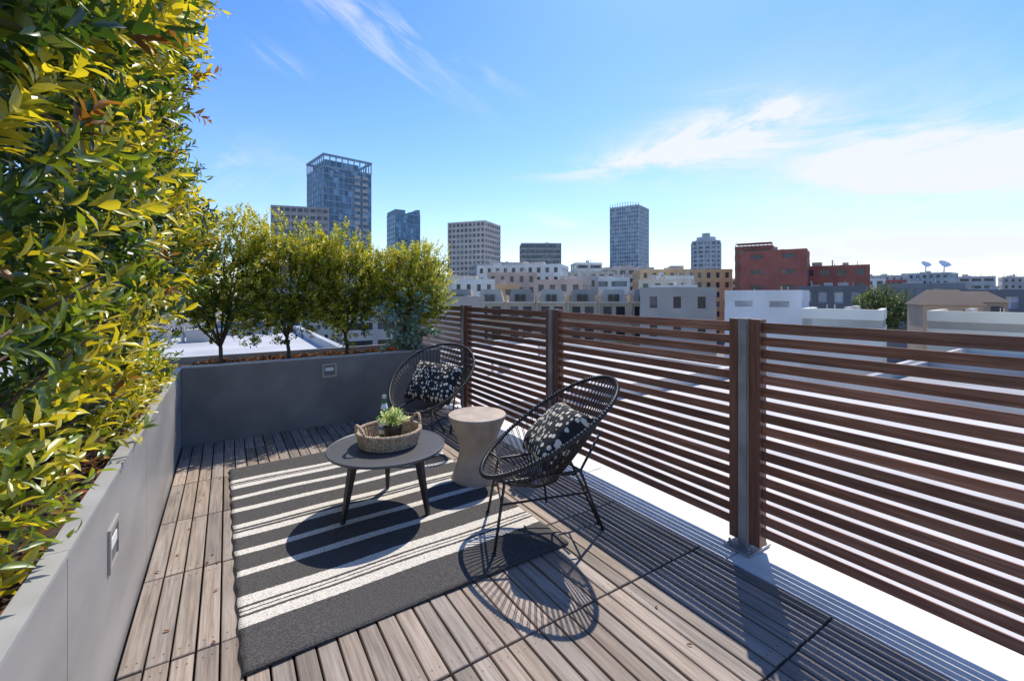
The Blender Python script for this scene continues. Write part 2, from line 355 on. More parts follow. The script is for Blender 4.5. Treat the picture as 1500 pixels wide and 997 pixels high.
# ------------------------------------------------------------ rug
def rugmat():
    m,nt,N,L,P=newmat('rug_weave')
    tc=N.new('ShaderNodeTexCoord'); s=N.new('ShaderNodeSeparateXYZ')
    n=N.new('ShaderNodeTexNoise'); n.inputs['Scale'].default_value=60
    L.new(tc.outputs['Object'],n.inputs['Vector'])
    L.new(tc.outputs['Object'],s.inputs[0])
    mr=N.new('ShaderNodeMath'); mr.operation='MULTIPLY_ADD'; mr.inputs[1].default_value=.010; L.new(n.outputs['Fac'],mr.inputs[0]); 
    L.new(s.outputs[1],mr.inputs[2])
    dv=N.new('ShaderNodeMath'); dv.operation='DIVIDE'; dv.inputs[1].default_value=2.2; L.new(mr.outputs[0],dv.inputs[0])
    r=N.new('ShaderNodeValToRGB'); r.color_ramp.interpolation='CONSTANT'
    W=(.70,.65,.56,1); K=(.066,.061,.057,1)
    bands=[(.25,.32),(.34,.354),(.368,.382),(.402,.465),(.63,.68),(.84,.89),(1.03,1.09),(1.11,1.125),(1.145,1.20),(1.37,1.42),(1.57,1.62),(1.755,1.815),(1.832,1.846),(1.866,1.92)]
    e=r.color_ramp.elements; e[0].position=0; e[0].color=K; e[1].position=bands[0][0]/2.2; e[1].color=W
    first=True
    for a,b in bands:
        if not first:
            x=e.new(a/2.2); x.color=W
        first=False
        x=e.new(b/2.2); x.color=K
    L.new(dv.outputs[0],r.inputs[0])
    mp=N.new('ShaderNodeMapping'); mp.inputs['Scale'].default_value=(1,2.2,1); L.new(tc.outputs['Object'],mp.inputs[0])
    n2=N.new('ShaderNodeTexNoise'); n2.inputs['Scale'].default_value=130; n2.inputs['Detail'].default_value=2; L.new(mp.outputs[0],n2.inputs['Vector'])
    mm=N.new('ShaderNodeMapRange'); mm.inputs['From Min'].default_value=.35; mm.inputs['From Max'].default_value=.7; mm.inputs['To Min'].default_value=.5; mm.inputs['To Max'].default_value=1.8
    L.new(n2.outputs['Fac'],mm.inputs[0])
    v=N.new('ShaderNodeVectorMath'); v.operation='SCALE'; L.new(r.outputs[0],v.inputs[0]); L.new(mm.outputs[0],v.inputs['Scale'])
    mi=N.new('ShaderNodeVectorMath'); mi.operation='MINIMUM'; mi.inputs[1].default_value=(.74,.69,.60); L.new(v.outputs[0],mi.inputs[0])
    L.new(mi.outputs[0],P.inputs['Base Color']); P.inputs['Roughness'].default_value=.95
    wv=N.new('ShaderNodeTexWave'); wv.bands_direction='Y'; wv.inputs['Scale'].default_value=28; wv.inputs['Distortion'].default_value=1.5; L.new(tc.outputs['Object'],wv.inputs['Vector'])
    ad=N.new('ShaderNodeMath'); ad.operation='ADD'; L.new(wv.outputs['Fac'],ad.inputs[0]); L.new(n2.outputs['Fac'],ad.inputs[1])
    b=N.new('ShaderNodeBump'); b.inputs['Strength'].default_value=.6; b.inputs['Distance'].default_value=.004; L.new(ad.outputs[0],b.inputs['Height']); L.new(b.outputs[0],P.inputs['Normal'])
    return m
RW,RL=1.5,2.17; nx,ny=60,80
def rz(x,y): return .010+.0018*math.sin(x*9+y*3)+.0014*math.sin(y*14-x*5)
vs=[];fs=[]
for j in range(ny+1):
    for i in range(nx+1):
        x=RW*i/nx; y=RL*j/ny
        ex=.004*math.sin(y*40)*(1 if i in(0,nx) else 0)
        vs.append((x+ex,y+.006*math.sin(x*3.2),rz(x,y)))
for j in range(ny):
    for i in range(nx):
        a=j*(nx+1)+i; fs.append((a,a+1,a+nx+2,a+nx+1))
r=MB(); r.add(vs,fs); ro=r.build('striped_rug',[rugmat()],True)
sol=ro.modifiers.new('s','SOLIDIFY'); sol.thickness=.007; sol.offset=-1
ro.location=(.045,1.81,.0035); ro.rotation_euler=(0,0,math.radians(.8))
# ------------------------------------------------------------ coffee table
TX,TY=.84,2.74
t=MB(); z=.405
t.lathe(TX,TY,[(.335,z-.022),(.352,z-.016),(.357,z-.006),(.355,z),(.350,z+.001),(.346,z-.002),(.05,z-.002)],72)
tt=empty('coffee_table'); 
a=t.build('tabletop',[M_table],True,tt,30)
t=MB()
for ang in (math.radians(193),math.radians(-50),math.radians(72)):
    c,s=math.cos(ang),math.sin(ang)
    top=Vector((TX+c*.215,TY+s*.215,z-.022)); bot=Vector((TX+c*.285,TY+s*.285,.016)); sd_=Vector((-s,c,0)); rd=Vector((c,s,0))
    vs=[]
    for P0,w1,w2 in ((bot,.011,.011),(top,.025,.02)):
        for q,e in ((-1,-1),(1,-1),(1,1),(-1,1)): vs.append(P0+sd_*w1*q+rd*w2*e)
    t.add(vs,[(3,2,1,0),(4,5,6,7),(0,1,5,4),(1,2,6,5),(2,3,7,6),(3,0,4,7)])
t.build('legs',[M_blk],False,tt)
t=MB(); t.lathe(TX,TY,[(.24,z-.034),(.24,z-.023)],40); t.build('apron',[M_blk],False,tt)
# ------------------------------------------------------------ stool
s_=MB(); SX,SY=1.54,2.85
prof=[(.175,.0),(.185,.006),(.187,.02)]
for i in range(1,25):
    q=i/24; zz=.02+q*.43
    r0=.128+(.187-.128)*max(0,(1-q/.48))**1.5 if q<.48 else .128+(.21-.128)*((q-.48)/.52)**1.3
    prof.append((r0,zz))
prof+= [(.212,.462),(.209,.47),(.2,.472),(.03,.472)]
s_.lathe(SX,SY,prof,64); s_.build('hourglass_stool',[M_stool],True,None,35)
# ------------------------------------------------------------ chairs
def chair(cx,cy,ux,uy):
    u=Vector((ux,uy,0)).normalized(); v=Vector((-u.y,u.x,0)); O=Vector((cx,cy,0))
    W=lambda f,s,z:O+u*f+v*s+Vector((0,0,z))
    e=empty('woven_lounge_chair')
    th=math.radians(33); A=.455; Bw=.375; zc=.605
    def ring(t,sc_=1):
        c=math.cos(t); s=math.sin(t)
        f=-A*c*math.cos(th)*sc_; zz=zc+A*c*math.sin(th)*sc_
        return W(f,Bw*s*(1+.10*c)*sc_,zz)
    n=96
    r=MB(); r.tube([ring(2*math.pi*i/n) for i in range(n)],.0105,8,True)
    r.build('outer_ring',[M_blk],True,e)
    def hub(t): return W(.03-.085*math.cos(t),.055*math.sin(t),.285+.02*math.cos(t))
    r=MB(); r.tube([hub(2*math.pi*i/32) for i in range(32)],.009,6,True); r.build('hub_ring',[M_blk],True,e)
    r=MB(); K=66
    for i in range(K):
        t0=2*math.pi*(i+.5)/K
        for dt in (-.010,.010):
            a=ring(t0+dt*1.3); b=hub(t0+dt*.8)
            m=(a+b)/2+Vector((0,0,-.035))
            pts=[a*(1-q)**2+m*2*q*(1-q)+b*q*q for q in (0,.17,.34,.5,.67,.84,1)]
            r.tube(pts,.0024,5)
    for i in range(K*2):
        t0=2*math.pi*(i)/(K*2)
        p0=ring(t0-.006); p1=ring(t0+.006); r.tube([p0,p1],.0135,8)
    r.build('cord_weave',[M_cord],True,e)
    l=MB(); R_=.0078
    for sgn in (-1,1):
        ft=W(.27,sgn*.17,.36); ff=W(.33,sgn*.22,.008); rt=W(-.14,sgn*.17,.40)
        l.tube([ft,ff],R_,8); l.tube([W(.32,sgn*.16,.40),ft,W(.1,sgn*.17,.375),rt,W(-.27,sgn*.13,.60)],R_,8)
        rf=W(-.31,sgn*.035,.008)
        l.tube([rt,rf],R_,8)
        l.tube([W(.285,sgn*.185,.25),W(-.2,sgn*.12,.26)],.006,6)
        for P0 in (ff,rf): l.tube([P0+Vector((0,0,-.006)),P0+Vector((0,0,.014))],.012,8)
    l.tube([W(.285,-.185,.25),W(.285,.185,.25)],.006,6); l.tube([W(.27,-.17,.36),W(.27,.17,.36)],.006,6)
    l.tube([W(-.2,-.12,.26),W(-.2,.12,.26)],.006,6); l.tube([W(-.14,-.17,.40),W(-.10,0,.385),W(-.14,.17,.40)],.006,6)
    l.tube([W(.05,-.185,.25),W(.03,-.05,.275),W(.03,.05,.275),W(.05,.185,.25)],.006,6)
    l.build('legs',[M_blk],True,e)
    return W,u,v
def pillowmat():
    m,nt,N,L,P=newmat('dotted_fabric')
    tc=N.new('ShaderNodeTexCoord'); mp=N.new('ShaderNodeMapping'); mp.inputs['Scale'].default_value=(1,.72,0.0)
    L.new(tc.outputs['Object'],mp.inputs[0])
    v=N.new('ShaderNodeTexVoronoi'); v.inputs['Scale'].default_value=40; v.inputs['Randomness'].default_value=.6; L.new(mp.outputs[0],v.inputs['Vector'])
    n=N.new('ShaderNodeTexNoise'); n.inputs['Scale'].default_value=90; L.new(mp.outputs[0],n.inputs['Vector'])
    ad=N.new('ShaderNodeMath'); ad.operation='MULTIPLY_ADD'; ad.inputs[1].default_value=.18; L.new(n.outputs['Fac'],ad.inputs[0]); L.new(v.outputs['Distance'],ad.inputs[2])
    r=N.new('ShaderNodeValToRGB'); r.color_ramp.elements[0].position=.46; r.color_ramp.elements[0].color=(.80,.73,.57,1); r.color_ramp.elements[1].position=.49; r.color_ramp.elements[1].color=(.022,.022,.023,1)
    L.new(ad.outputs[0],r.inputs[0]); L.new(r.outputs[0],P.inputs['Base Color']); P.inputs['Roughness'].default_value=.9
    n2=N.new('ShaderNodeTexNoise'); n2.inputs['Scale'].default_value=14; L.new(tc.outputs['Object'],n2.inputs['Vector'])
    b=N.new('ShaderNodeBump'); b.inputs['Strength'].default_value=.5; b.inputs['Distance'].default_value=.02; L.new(n2.outputs['Fac'],b.inputs['Height']); L.new(b.outputs[0],P.inputs['Normal'])
    return m
M_pil=pillowmat()
def pillow(center,u,v,tilt,w=.23,h=.18,th=.07,roll=0):
    up=(Vector((0,0,1))*math.cos(tilt)-u*math.sin(tilt)).normalized(); nz=v.cross(up); 
    if nz.dot(u)<0: v=-v; nz=v.cross(up)
    n=28; vs=[];fs=[]
    for sgn in (1,-1):
        o=len(vs)
        for j in range(n+1):
            for i in range(n+1):
                x=-1+2*i/n; y=-1+2*j/n
                zz=max(th*((1-x**4)*(1-y**4))**.5*(1+.06*math.sin(5*x+3*y)),0)
                vs.append((x*w*(1-.07*(1-y*y)*abs(x)), y*h*(1-.07*(1-x*x)*abs(y)), sgn*zz))
        for j in range(n):
            for i in range(n):
                a=o+j*(n+1)+i; q=(a,a+1,a+n+2,a+n+1)
                fs.append(q if sgn>0 else q[::-1])
    m=MB(); m.add(vs,fs); ob=m.build('throw_pillow',[M_pil],True)
    M=Matrix((v,up,nz)).transposed().to_4x4(); M=M@Matrix.Rotation(roll,4,'Z'); M.translation=center
    ob.matrix_world=M
    return ob
W1,u1,v1=chair(1.54,2.0,-.9,.43)
pillow(W1(-.04,.0,.55),u1,v1,math.radians(46),.24,.19,.085,math.radians(6))
W2,u2,v2=chair(1.55,3.75,-.8,-.6)
pillow(W2(-.05,0,.54),u2,v2,math.radians(36),.245,.195,.08,math.radians(-4))
# ------------------------------------------------------------ wicker tray etc
TZ=.406; BX,BY=.86,2.76
M_wick=simple('wicker',(.46,.34,.22),.75,0,60,.5,.3,200)
e=empty('wicker_tray')
wk=MB(); n=180
for row in range(6):
    zz=TZ+.008+row*.0125; rad=.172+.003*row
    for st_ in (0,1):
        ph=st_*math.pi+row*math.pi
        wk.tube([(BX+(rad+.006*math.sin(22*2*math.pi*i/n+ph))*math.cos(2*math.pi*i/n),BY+(rad+.006*math.sin(22*2*math.pi*i/n+ph))*math.sin(2*math.pi*i/n),zz+.002*math.cos(22*2*math.pi*i/n+ph)) for i in range(n)],.0062,6,True)
for st_ in range(3):
    ph=st_*2.094
    wk.tube([(BX+(.192+.007*math.sin(30*2*math.pi*i/n+ph))*math.cos(2*math.pi*i/n),BY+(.192+.007*math.sin(30*2*math.pi*i/n+ph))*math.sin(2*math.pi*i/n),TZ+.087+.007*math.cos(30*2*math.pi*i/n+ph)) for i in range(n)],.007,6,True)
wk.lathe(BX,BY,[(.17,TZ+.002),(.17,TZ+.01)],48)
wk.build('basket',[M_wick],True,e)
wk=MB()
for ang in (math.radians(10),math.radians(190)):
    for st_ in range(2):
        pts=[]
        for i in range(30):
            q=i/29; a=ang+(q-.5)*.62; hh=math.sin(math.pi*q)
            rr=.195+.012*hh+.004*math.sin(i*1.1+st_*math.pi)
            pts.append((BX+rr*math.cos(a),BY+rr*math.sin(a),TZ+.085+.065*max(hh,0)**.7+.004*math.cos(i*1.1+st_*math.pi)))
        wk.tube(pts,.0065,6)
wk.build('handles',[M_wick],True,e)
gm,nt_,N_,L_,P_=newmat('green_glass'); P_.inputs['Base Color'].default_value=(.03,.26,.09,1); P_.inputs['Roughness'].default_value=.05; P_.inputs['Transmission Weight'].default_value=.5
M_label=simple('bottle_label',(.75,.78,.80),.5); M_blue=simple('label_blue',(.1,.25,.5),.5); M_cap=simple('bottle_cap',(.5,.5,.5),.3,.8)
bx,by=BX-.01,BY+.07; e=empty('water_bottle')
b=MB(); b.lathe(bx,by,[(.030,TZ+.011),(.034,TZ+.016),(.034,TZ+.15),(.031,TZ+.175),(.018,TZ+.215),(.0135,TZ+.24),(.0135,TZ+.275)],28); b.build('glass',[gm],True,e,50)
b=MB(); b.lathe(bx,by,[(.0346,TZ+.05),(.0346,TZ+.12)],28,0); b.lathe(bx,by,[(.0349,TZ+.075),(.0349,TZ+.095)],28,1); b.lathe(bx,by,[(.0235,TZ+.206),(.0155,TZ+.237)],28,0);b.build('label',[M_label,M_blue],True,e,40)
b=MB(); b.lathe(bx,by,[(.0145,TZ+.272),(.0148,TZ+.29),(.013,TZ+.293)],20); b.build('cap',[M_cap],True,e,40)
px_,py_=BX+.01,BY-.045; e=empty('potted_plant')
b=MB(); b.lathe(px_,py_,[(.040,TZ+.011),(.043,TZ+.014),(.056,TZ+.105),(.060,TZ+.106),(.060,TZ+.12),(.054,TZ+.12),(.052,TZ+.108),(.01,TZ+.108)],32); b.build('pot',[M_blk],True,e,35)
n=120; th_=rng.uniform(0,6.28,n); el_=np.arccos(rng.uniform(.1,1,n))
S=np.stack([np.sin(el_)*np.cos(th_),np.sin(el_)*np.sin(th_),np.cos(el_)*.9+.3],1)
O=np.array([[px_,py_,TZ+.12]])+S*rng.uniform(.01,.055,(n,1))
cc=np.where(rng.random((n,1))<.6,np.array([[.64,.67,.48]]),np.array([[.20,.33,.10]]))
leaves_mesh('foliage',[shoots(O,S,np.full(n,.055),6,np.full(n,.025),np.full(n,.0085),cc,.8)],M_leafT,e,'short')
# ------------------------------------------------------------ hedge
def surf(y,z):
    s=-.23+.085*np.sin(y*3.1+z*1.3)+.07*np.sin(z*4.3-y*1.7+1)+.05*np.sin(y*8.3+z*6.1)+.04*np.sin(z*11-y*6)
    s=s-np.clip(1.45-z,0,2)*.42
    s=s-np.clip(y-4.3,0,2)**2*1.2
    return s
hd=empty('hedge')
sets=[]
n=5400
y=rng.uniform(.3,4.95,n); zt=rng.uniform(.80,4.3,n); dep=rng.uniform(0,1,n)**1.4*.6
ok=~((zt<1.15)&(rng.random(n)<.4)); y,zt,dep=y[ok],zt[ok],dep[ok]; n=len(y)
x=surf(y,zt)-dep-.10
O=np.stack([x,y,zt],1)
S=np.stack([rng.normal(.55,.35,n),rng.normal(-.05,.5,n),rng.normal(.65,.35,n)],1)
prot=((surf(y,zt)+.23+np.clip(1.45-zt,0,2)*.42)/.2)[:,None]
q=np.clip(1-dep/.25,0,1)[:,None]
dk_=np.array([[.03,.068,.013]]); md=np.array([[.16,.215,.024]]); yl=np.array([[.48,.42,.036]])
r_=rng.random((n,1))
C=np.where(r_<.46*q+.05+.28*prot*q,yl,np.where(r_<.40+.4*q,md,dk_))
C=np.where(rng.random((n,1))<.02,np.array([[.22,.10,.03]]),C)
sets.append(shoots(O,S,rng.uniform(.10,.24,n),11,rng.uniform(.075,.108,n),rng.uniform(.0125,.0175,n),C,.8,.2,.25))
n=480; y=rng.uniform(.75,4.3,n); O=np.stack([rng.uniform(-.75,-.40,n),y,rng.uniform(.66,.95,n)],1)
O=O[(np.sin(O[:,1]*5.1)+np.sin(O[:,1]*2.3+1)>-.5)]; n=len(O)
S=np.stack([rng.normal(.35,.3,n),rng.normal(0,.4,n),rng.normal(.5,.3,n)],1)
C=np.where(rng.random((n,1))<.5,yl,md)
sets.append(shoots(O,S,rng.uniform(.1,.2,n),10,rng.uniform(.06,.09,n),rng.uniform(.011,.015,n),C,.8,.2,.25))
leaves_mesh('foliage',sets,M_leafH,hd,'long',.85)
b=MB()
for i in range(10):
    yy=.5+i*.45; xx=-.72+random.uniform(-.08,.05)
    pts=[(xx,yy,.58)]
    for k in range(1,8): pts.append((xx+random.uniform(-.06,.06),yy+random.uniform(-.06,.06),.58+k*.5))
    b.tube(pts,[.026*(1-.1*k) for k in range(8)],7)
    for k in range(16):
        z0=.75+random.random()*3; a=Vector((xx,yy,z0)); b2=a+Vector((random.uniform(.15,.45),random.uniform(-.3,.3),random.uniform(.15,.4)))
        b.tube([a,(a+b2)/2+Vector((0,0,-.02)),b2],[.008,.006,.003],5)
b.build('branches',[M_bark],True,hd)
# ------------------------------------------------------------ planter trees
def small_tree(tx,ty,ztop,rx,zb,nsh,name='small_tree',tone=1.0,cx=0):
    e=empty(name); b=MB(); base=Vector((tx,ty,.60))
    zc=(ztop+zb)/2; rz_=(ztop-zb)/2
    fork=base+Vector((random.uniform(-.02,.02),0,random.uniform(.12,.3)))
    b.tube([base,(base+fork)/2+Vector((.01,0,0)),fork],[.022,.018,.017],8)
    for k in range(9):
        a=2*math.pi*k/9+random.uniform(-.3,.3); rr=rx*random.uniform(.35,.8)
        tip=Vector((tx+cx+math.cos(a)*rr,ty+math.sin(a)*rr*.8,zc+random.uniform(-.3,.6)*rz_))
        m1=fork+(tip-fork)*.4+Vector((math.cos(a)*.03,math.sin(a)*.03,-.02)); m2=fork+(tip-fork)*.7
        b.tube([fork,m1,m2,tip],[.012,.009,.007,.003],6)
        for j in range(4):
            s0=fork+(tip-fork)*random.uniform(.4,.95); t2=s0+Vector((random.uniform(-.15,.15),random.uniform(-.12,.12),random.uniform(.02,.2)))
            b.tube([s0,(s0+t2)/2,t2],[.005,.004,.002],5)
    b.build('trunk',[M_bark],True,e)
    n=nsh*2
    d=nrm(rng.normal(0,1,(n,3))); rad=rng.uniform(.04,1,(n,1))**.38
    lump=1+.10*np.sin(d[:,[0]]*5+tx*7)+.10*np.sin(d[:,[2]]*7+d[:,[1]]*4+tx*3)+.07*np.sin(d[:,[0]]*13+d[:,[2]]*11)
    P0=np.sign(d)*np.abs(d)**.88*rad*lump
    P0=P0*np.array([[rx,rx*.85,rz_]])+np.array([[tx+cx,ty,zc]])
    fld=np.sin(P0[:,0]*15+tx*5)+np.sin(P0[:,2]*13+P0[:,1]*8)+np.sin(P0[:,1]*14-P0[:,2]*6)
    keep=(fld>-1.45)|(rng.random(n)<.3)
    low=(P0[:,2]<zb+.3*rz_)&(rng.random(n)<.3); keep&=~low
    P0=P0[keep][:nsh]; fld=fld[keep][:nsh,None]; n=len(P0)
    S=nrm(P0-np.array([[tx+cx,ty,zc-.25]]))+np.array([[0,0,.5]])+rng.normal(0,.35,(n,3))
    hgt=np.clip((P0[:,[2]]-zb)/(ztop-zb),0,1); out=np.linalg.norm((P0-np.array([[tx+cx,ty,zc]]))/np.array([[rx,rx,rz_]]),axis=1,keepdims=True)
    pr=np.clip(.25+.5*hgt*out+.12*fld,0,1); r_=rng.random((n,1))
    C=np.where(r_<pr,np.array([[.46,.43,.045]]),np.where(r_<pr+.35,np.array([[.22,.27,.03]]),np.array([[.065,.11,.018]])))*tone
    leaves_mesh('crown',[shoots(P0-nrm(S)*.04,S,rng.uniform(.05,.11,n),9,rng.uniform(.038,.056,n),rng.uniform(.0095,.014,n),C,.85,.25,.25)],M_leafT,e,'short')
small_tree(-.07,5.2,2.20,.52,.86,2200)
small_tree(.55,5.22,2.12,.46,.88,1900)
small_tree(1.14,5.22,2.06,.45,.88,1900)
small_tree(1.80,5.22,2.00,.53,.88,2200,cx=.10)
# eucalyptus
e=empty('eucalyptus_plant'); b=MB(); Ps=[];Ss=[]
for k in range(28):
    o=Vector((1.74+random.uniform(-.14,.12),4.95+random.uniform(-.03,.04),.62)); a=random.uniform(0,6.28)
    hgt=random.uniform(.25,.85); sp_=random.uniform(.1,.38); droop=random.uniform(0,.3)
    dv=Vector((math.cos(a)*sp_,math.sin(a)*sp_*.4-.20,0)); pts=[]
    for i in range(9):
        q=i/8; pts.append(o+dv*q**1.3+Vector((0,0,hgt*math.sin(q*1.5)-droop*q**3)))
    b.tube(pts,[.005*(1-.08*i) for i in range(9)],5)
    for i in range(2,9):
        for j in range(3):
            q=random.random(); p0=pts[i-1]*(1-q)+pts[i]*q
            for s in (1,-1):
                rd=Vector((random.gauss(0,1),random.gauss(0,1),random.gauss(0,.5)))
                Ps.append(p0[:]); Ss.append((rd*s)[:])
b.build('stems',[simple('euc_stem',(.18,.14,.10),.8)],True,e)
n=len(Ps); leaves_mesh('foliage',[(np.array(Ps),np.array(Ss),rng.normal(0,.6,(n,3))+np.array([[0,-.5,.6]]),rng.uniform(.03,.05,n),rng.uniform(.014,.024,n),np.array([[.28,.40,.28]])*rng.uniform(.6,1.3,(n,1)))],M_leafE,e,'round')
# ------------------------------------------------------------ neighbouring roofs and city
F=Vector((math.sin(YAW),math.cos(YAW),0)); R=Vector((math.cos(YAW),-math.sin(YAW),0))
matcache={}
def wall(c,rough=.8):
    c=(min(.8,c[0]*1.22),min(.78,c[1]*1.15),min(.72,c[2]*1.05))  # haze put into the colour: facade bases lightened and warmed
    k=('w',c)
    if k not in matcache: matcache[k]=simple('facade_%d'%len(matcache),c,rough,0,.25,.16)
    return matcache[k]
def glass(c):
    k=('g',c)
    if k not in matcache:
        m,nt,N,L,P=newmat('window_glass_%d'%len(matcache))
        tc=N.new('ShaderNodeTexCoord'); sn=N.new('ShaderNodeVectorMath'); sn.operation='SNAP'; sn.inputs[1].default_value=(1.7,1.7,3.3)
        L.new(tc.outputs['Object'],sn.inputs[0])
        wn=N.new('ShaderNodeTexWhiteNoise'); L.new(sn.outputs[0],wn.inputs['Vector'])
        r=N.new('ShaderNodeValToRGB'); e=r.color_ramp.elements
        e[0].position=0; e[0].color=(*[x*.6 for x in c],1); e[1].position=1; e[1].color=(*[min(.6,x*1.8+.05) for x in c],1)
        x=e.new(.75); x.color=(*c,1)
        L.new(wn.outputs['Value'],r.inputs[0]); L.new(r.outputs[0],P.inputs['Base Color']); P.inputs['Roughness'].default_value=.12
        matcache[k]=m
    return matcache[k]
def building(name,lat,dep,w,dp,ztop,wc,gc=(.04,.05,.06),tweak=0,floor=3.6,bay=4,band=.45,pier=.35,clut=3,proud=.25,crown=None,extra=None,parapet=.8):
    """lat/dep: metres right of / ahead of the terrace; front face centre."""
    c=F*dep+R*lat; azb=math.atan2(c.x,c.y); w=w/math.sqrt(1+(lat/dep)**2)
    rot=-azb+math.radians(tweak)
    t=abs(math.radians(tweak)); 
    w=w/(math.cos(t)+math.sin(t)*min(dp/w,1)) if tweak else w
    if tweak: dp=min(dp,w)
    M=Matrix.Translation(c)@Matrix.Rotation(rot,4,'Z')
    m=MB(); hw=w/2; z0=-14
    m.box(-hw,hw,0,dp,z0,ztop-.3,1,M)
    m.box(-hw-proud,hw+proud,-proud,dp+proud,ztop-.3,ztop+.05,0,M)
    m.box(-hw-proud,hw+proud,-proud,-proud+.3,ztop+.05,ztop+parapet,0,M); m.box(-hw-proud,-hw-proud+.3,-proud+.3,dp+proud,ztop+.05,ztop+parapet,0,M); m.box(hw+proud-.3,hw+proud,-proud+.3,dp+proud,ztop+.05,ztop+parapet,0,M)
    zz=ztop-.3-floor
    bh=floor*band; low=-14 if ztop<30 else -6
    while zz>low-floor:
        m.box(-hw-proud,hw+proud,-proud,dp+proud,max(zz,-14),zz+bh,0,M); zz-=floor
    if pier>0:
        pr=proud-.04
        nb=max(2,round(w/bay)); 
        for i in range(nb+1):
            xx=-hw+w*i/nb; pw=bay*pier/2
            m.box(max(-hw-pr,xx-pw),min(hw+pr,xx+pw),-pr,0,low,ztop-.3,0,M)
        nb=max(2,round(dp/bay))
        for i in range(nb+1):
            yy=dp*i/nb; pw=bay*pier/2
            for sx in (-1,1):
                m.box(*( (-hw-pr,-hw) if sx<0 else (hw,hw+pr)),max(0,yy-pw),min(dp,yy+pw),low,ztop-.3,0,M)
    rr=random.Random(int(lat*13+dep*7))
    cs=min(1,dep/110)
    for i in range(clut):
        cw=rr.uniform(.05,.16)*w; cx=rr.uniform(-hw*.8,hw*.8-cw); cy=rr.uniform(1,max(1.5,dp*.6)); hh=rr.uniform(.5,2.2)*cs
        m.box(cx,cx+cw,cy,cy+rr.uniform(1,3),ztop,ztop+hh,2,M)
    if clut:
        for i in range(clut*2):
            cx=rr.uniform(-hw*.9,hw*.9); cy=rr.uniform(1,dp*.8)
            p0=M@Vector((cx,cy,ztop)); m.tube([p0,p0+Vector((0,0,rr.uniform(1,3)*cs))],.09*cs,5,mi=2)
    if extra: extra(m,M,hw,dp,ztop)
    return m.build(name,[wall(wc),glass(gc),wall((.38,.38,.38))])
# --- towers
def crownA(m,M,hw,dp,z):
    for i in range(9):
        x=-hw+2*hw*i/8; m.box(x-.25,x+.25,-.2,.3,z,z+6,0,M); m.box(x-.25,x+.25,dp-.3,dp+.2,z,z+6,0,M)
    for i in range(1,8):
        y=dp*i/8
        for s in (-1,1): m.box(s*hw-.25,s*hw+.25,y-.25,y+.25,z,z+6,0,M)
    m.box(-hw-.4,hw+.4,-.5,.4,z+6,z+7.2,0,M); m.box(-hw-.4,hw+.4,dp-.4,dp+.5,z+6,z+7.2,0,M)
    m.box(-hw-.4,-hw+.4,.41,dp-.41,z+6,z+7.2,0,M); m.box(hw-.4,hw+.4,.41,dp-.41,z+6,z+7.2,0,M)
    m.box(-hw*.85,hw*.55,dp*.12,dp*.88,z,z+5,1,M)
    for k in range(18):
        zz=z-4-k*3.7
        m.box(hw*.25,hw*.50,-.7,-.26,zz,zz+2.0,2,M); m.box(hw*.60,hw*.85,-.7,-.26,zz,zz+2.0,2,M)
building('office_tower',-93,250,36,28,71,(.23,.32,.39),(.13,.22,.30),22,3.7,2.6,.16,.10,0,.2,extra=crownA)
building('office_building',-113,235,34,25,47,(.36,.33,.32),(.12,.13,.14),-8,3.8,3,.5,.25,3)
def crownC(m,M,hw,dp,z):
    m.box(-hw,-hw*.2,0,dp,z,z+3,0,M); m.box(hw*.1,hw*.5,0,dp,z,z+1.8,1,M); m.box(hw*.7,hw,0,dp,z,z+4,0,M)
building('glass_tower',-71,300,22,18,55,(.20,.30,.38),(.13,.25,.36),20,3.3,4,.22,.12,0,.2,extra=crownC)
building('apartment_tower',-27,260,30,22,43,(.54,.49,.44),(.14,.15,.16),-28,3.2,2.6,.42,.34,2,.35)
building('office_building',20,300,29,22,35,(.30,.32,.33),(.11,.14,.16),6,3.6,3,.40,.05,2)
def lattice(m,M,hw,dp,z):
    for i in range(12):
        x=-hw+2*hw*i/11; m.box(x-.15,x+.15,-.3,.2,z,z+2.5+1.5*math.sin(i/11*math.pi),0,M)
building('residential_tower',89,350,30,24,70,(.40,.46,.51),(.21,.29,.37),-22,3.2,2.0,.25,.20,1,.25,extra=lattice)
def round_tower(name,lat,dep,rad,ztop):
    c=F*dep+R*lat; m=MB(); m.lathe(c.x,c.y,[(rad,-14),(rad,ztop)],28,1)
    z=ztop
    while z>-5: m.lathe(c.x,c.y,[(rad+.5,z),(rad+.5,z+1.3)],28,0); z-=3.1
    m.lathe(c.x,c.y,[(rad*.7,ztop+1.3),(rad*.7,ztop+4)],20,0); m.lathe(c.x,c.y,[(rad*.3,ztop+4),(rad*.3,ztop+7)],12,2)
    for i in range(14):
        a=i*math.pi/7; x=c.x+(rad+.3)*math.cos(a); y=c.y+(rad+.3)*math.sin(a); m.box(x-.5,x+.5,y-.5,y+.5,-14,ztop,0)
    m.build(name,[wall((.38,.42,.46)),glass((.17,.22,.28)),wall((.38,.38,.38))])
round_tower('round_tower',141,320,9.2,38)
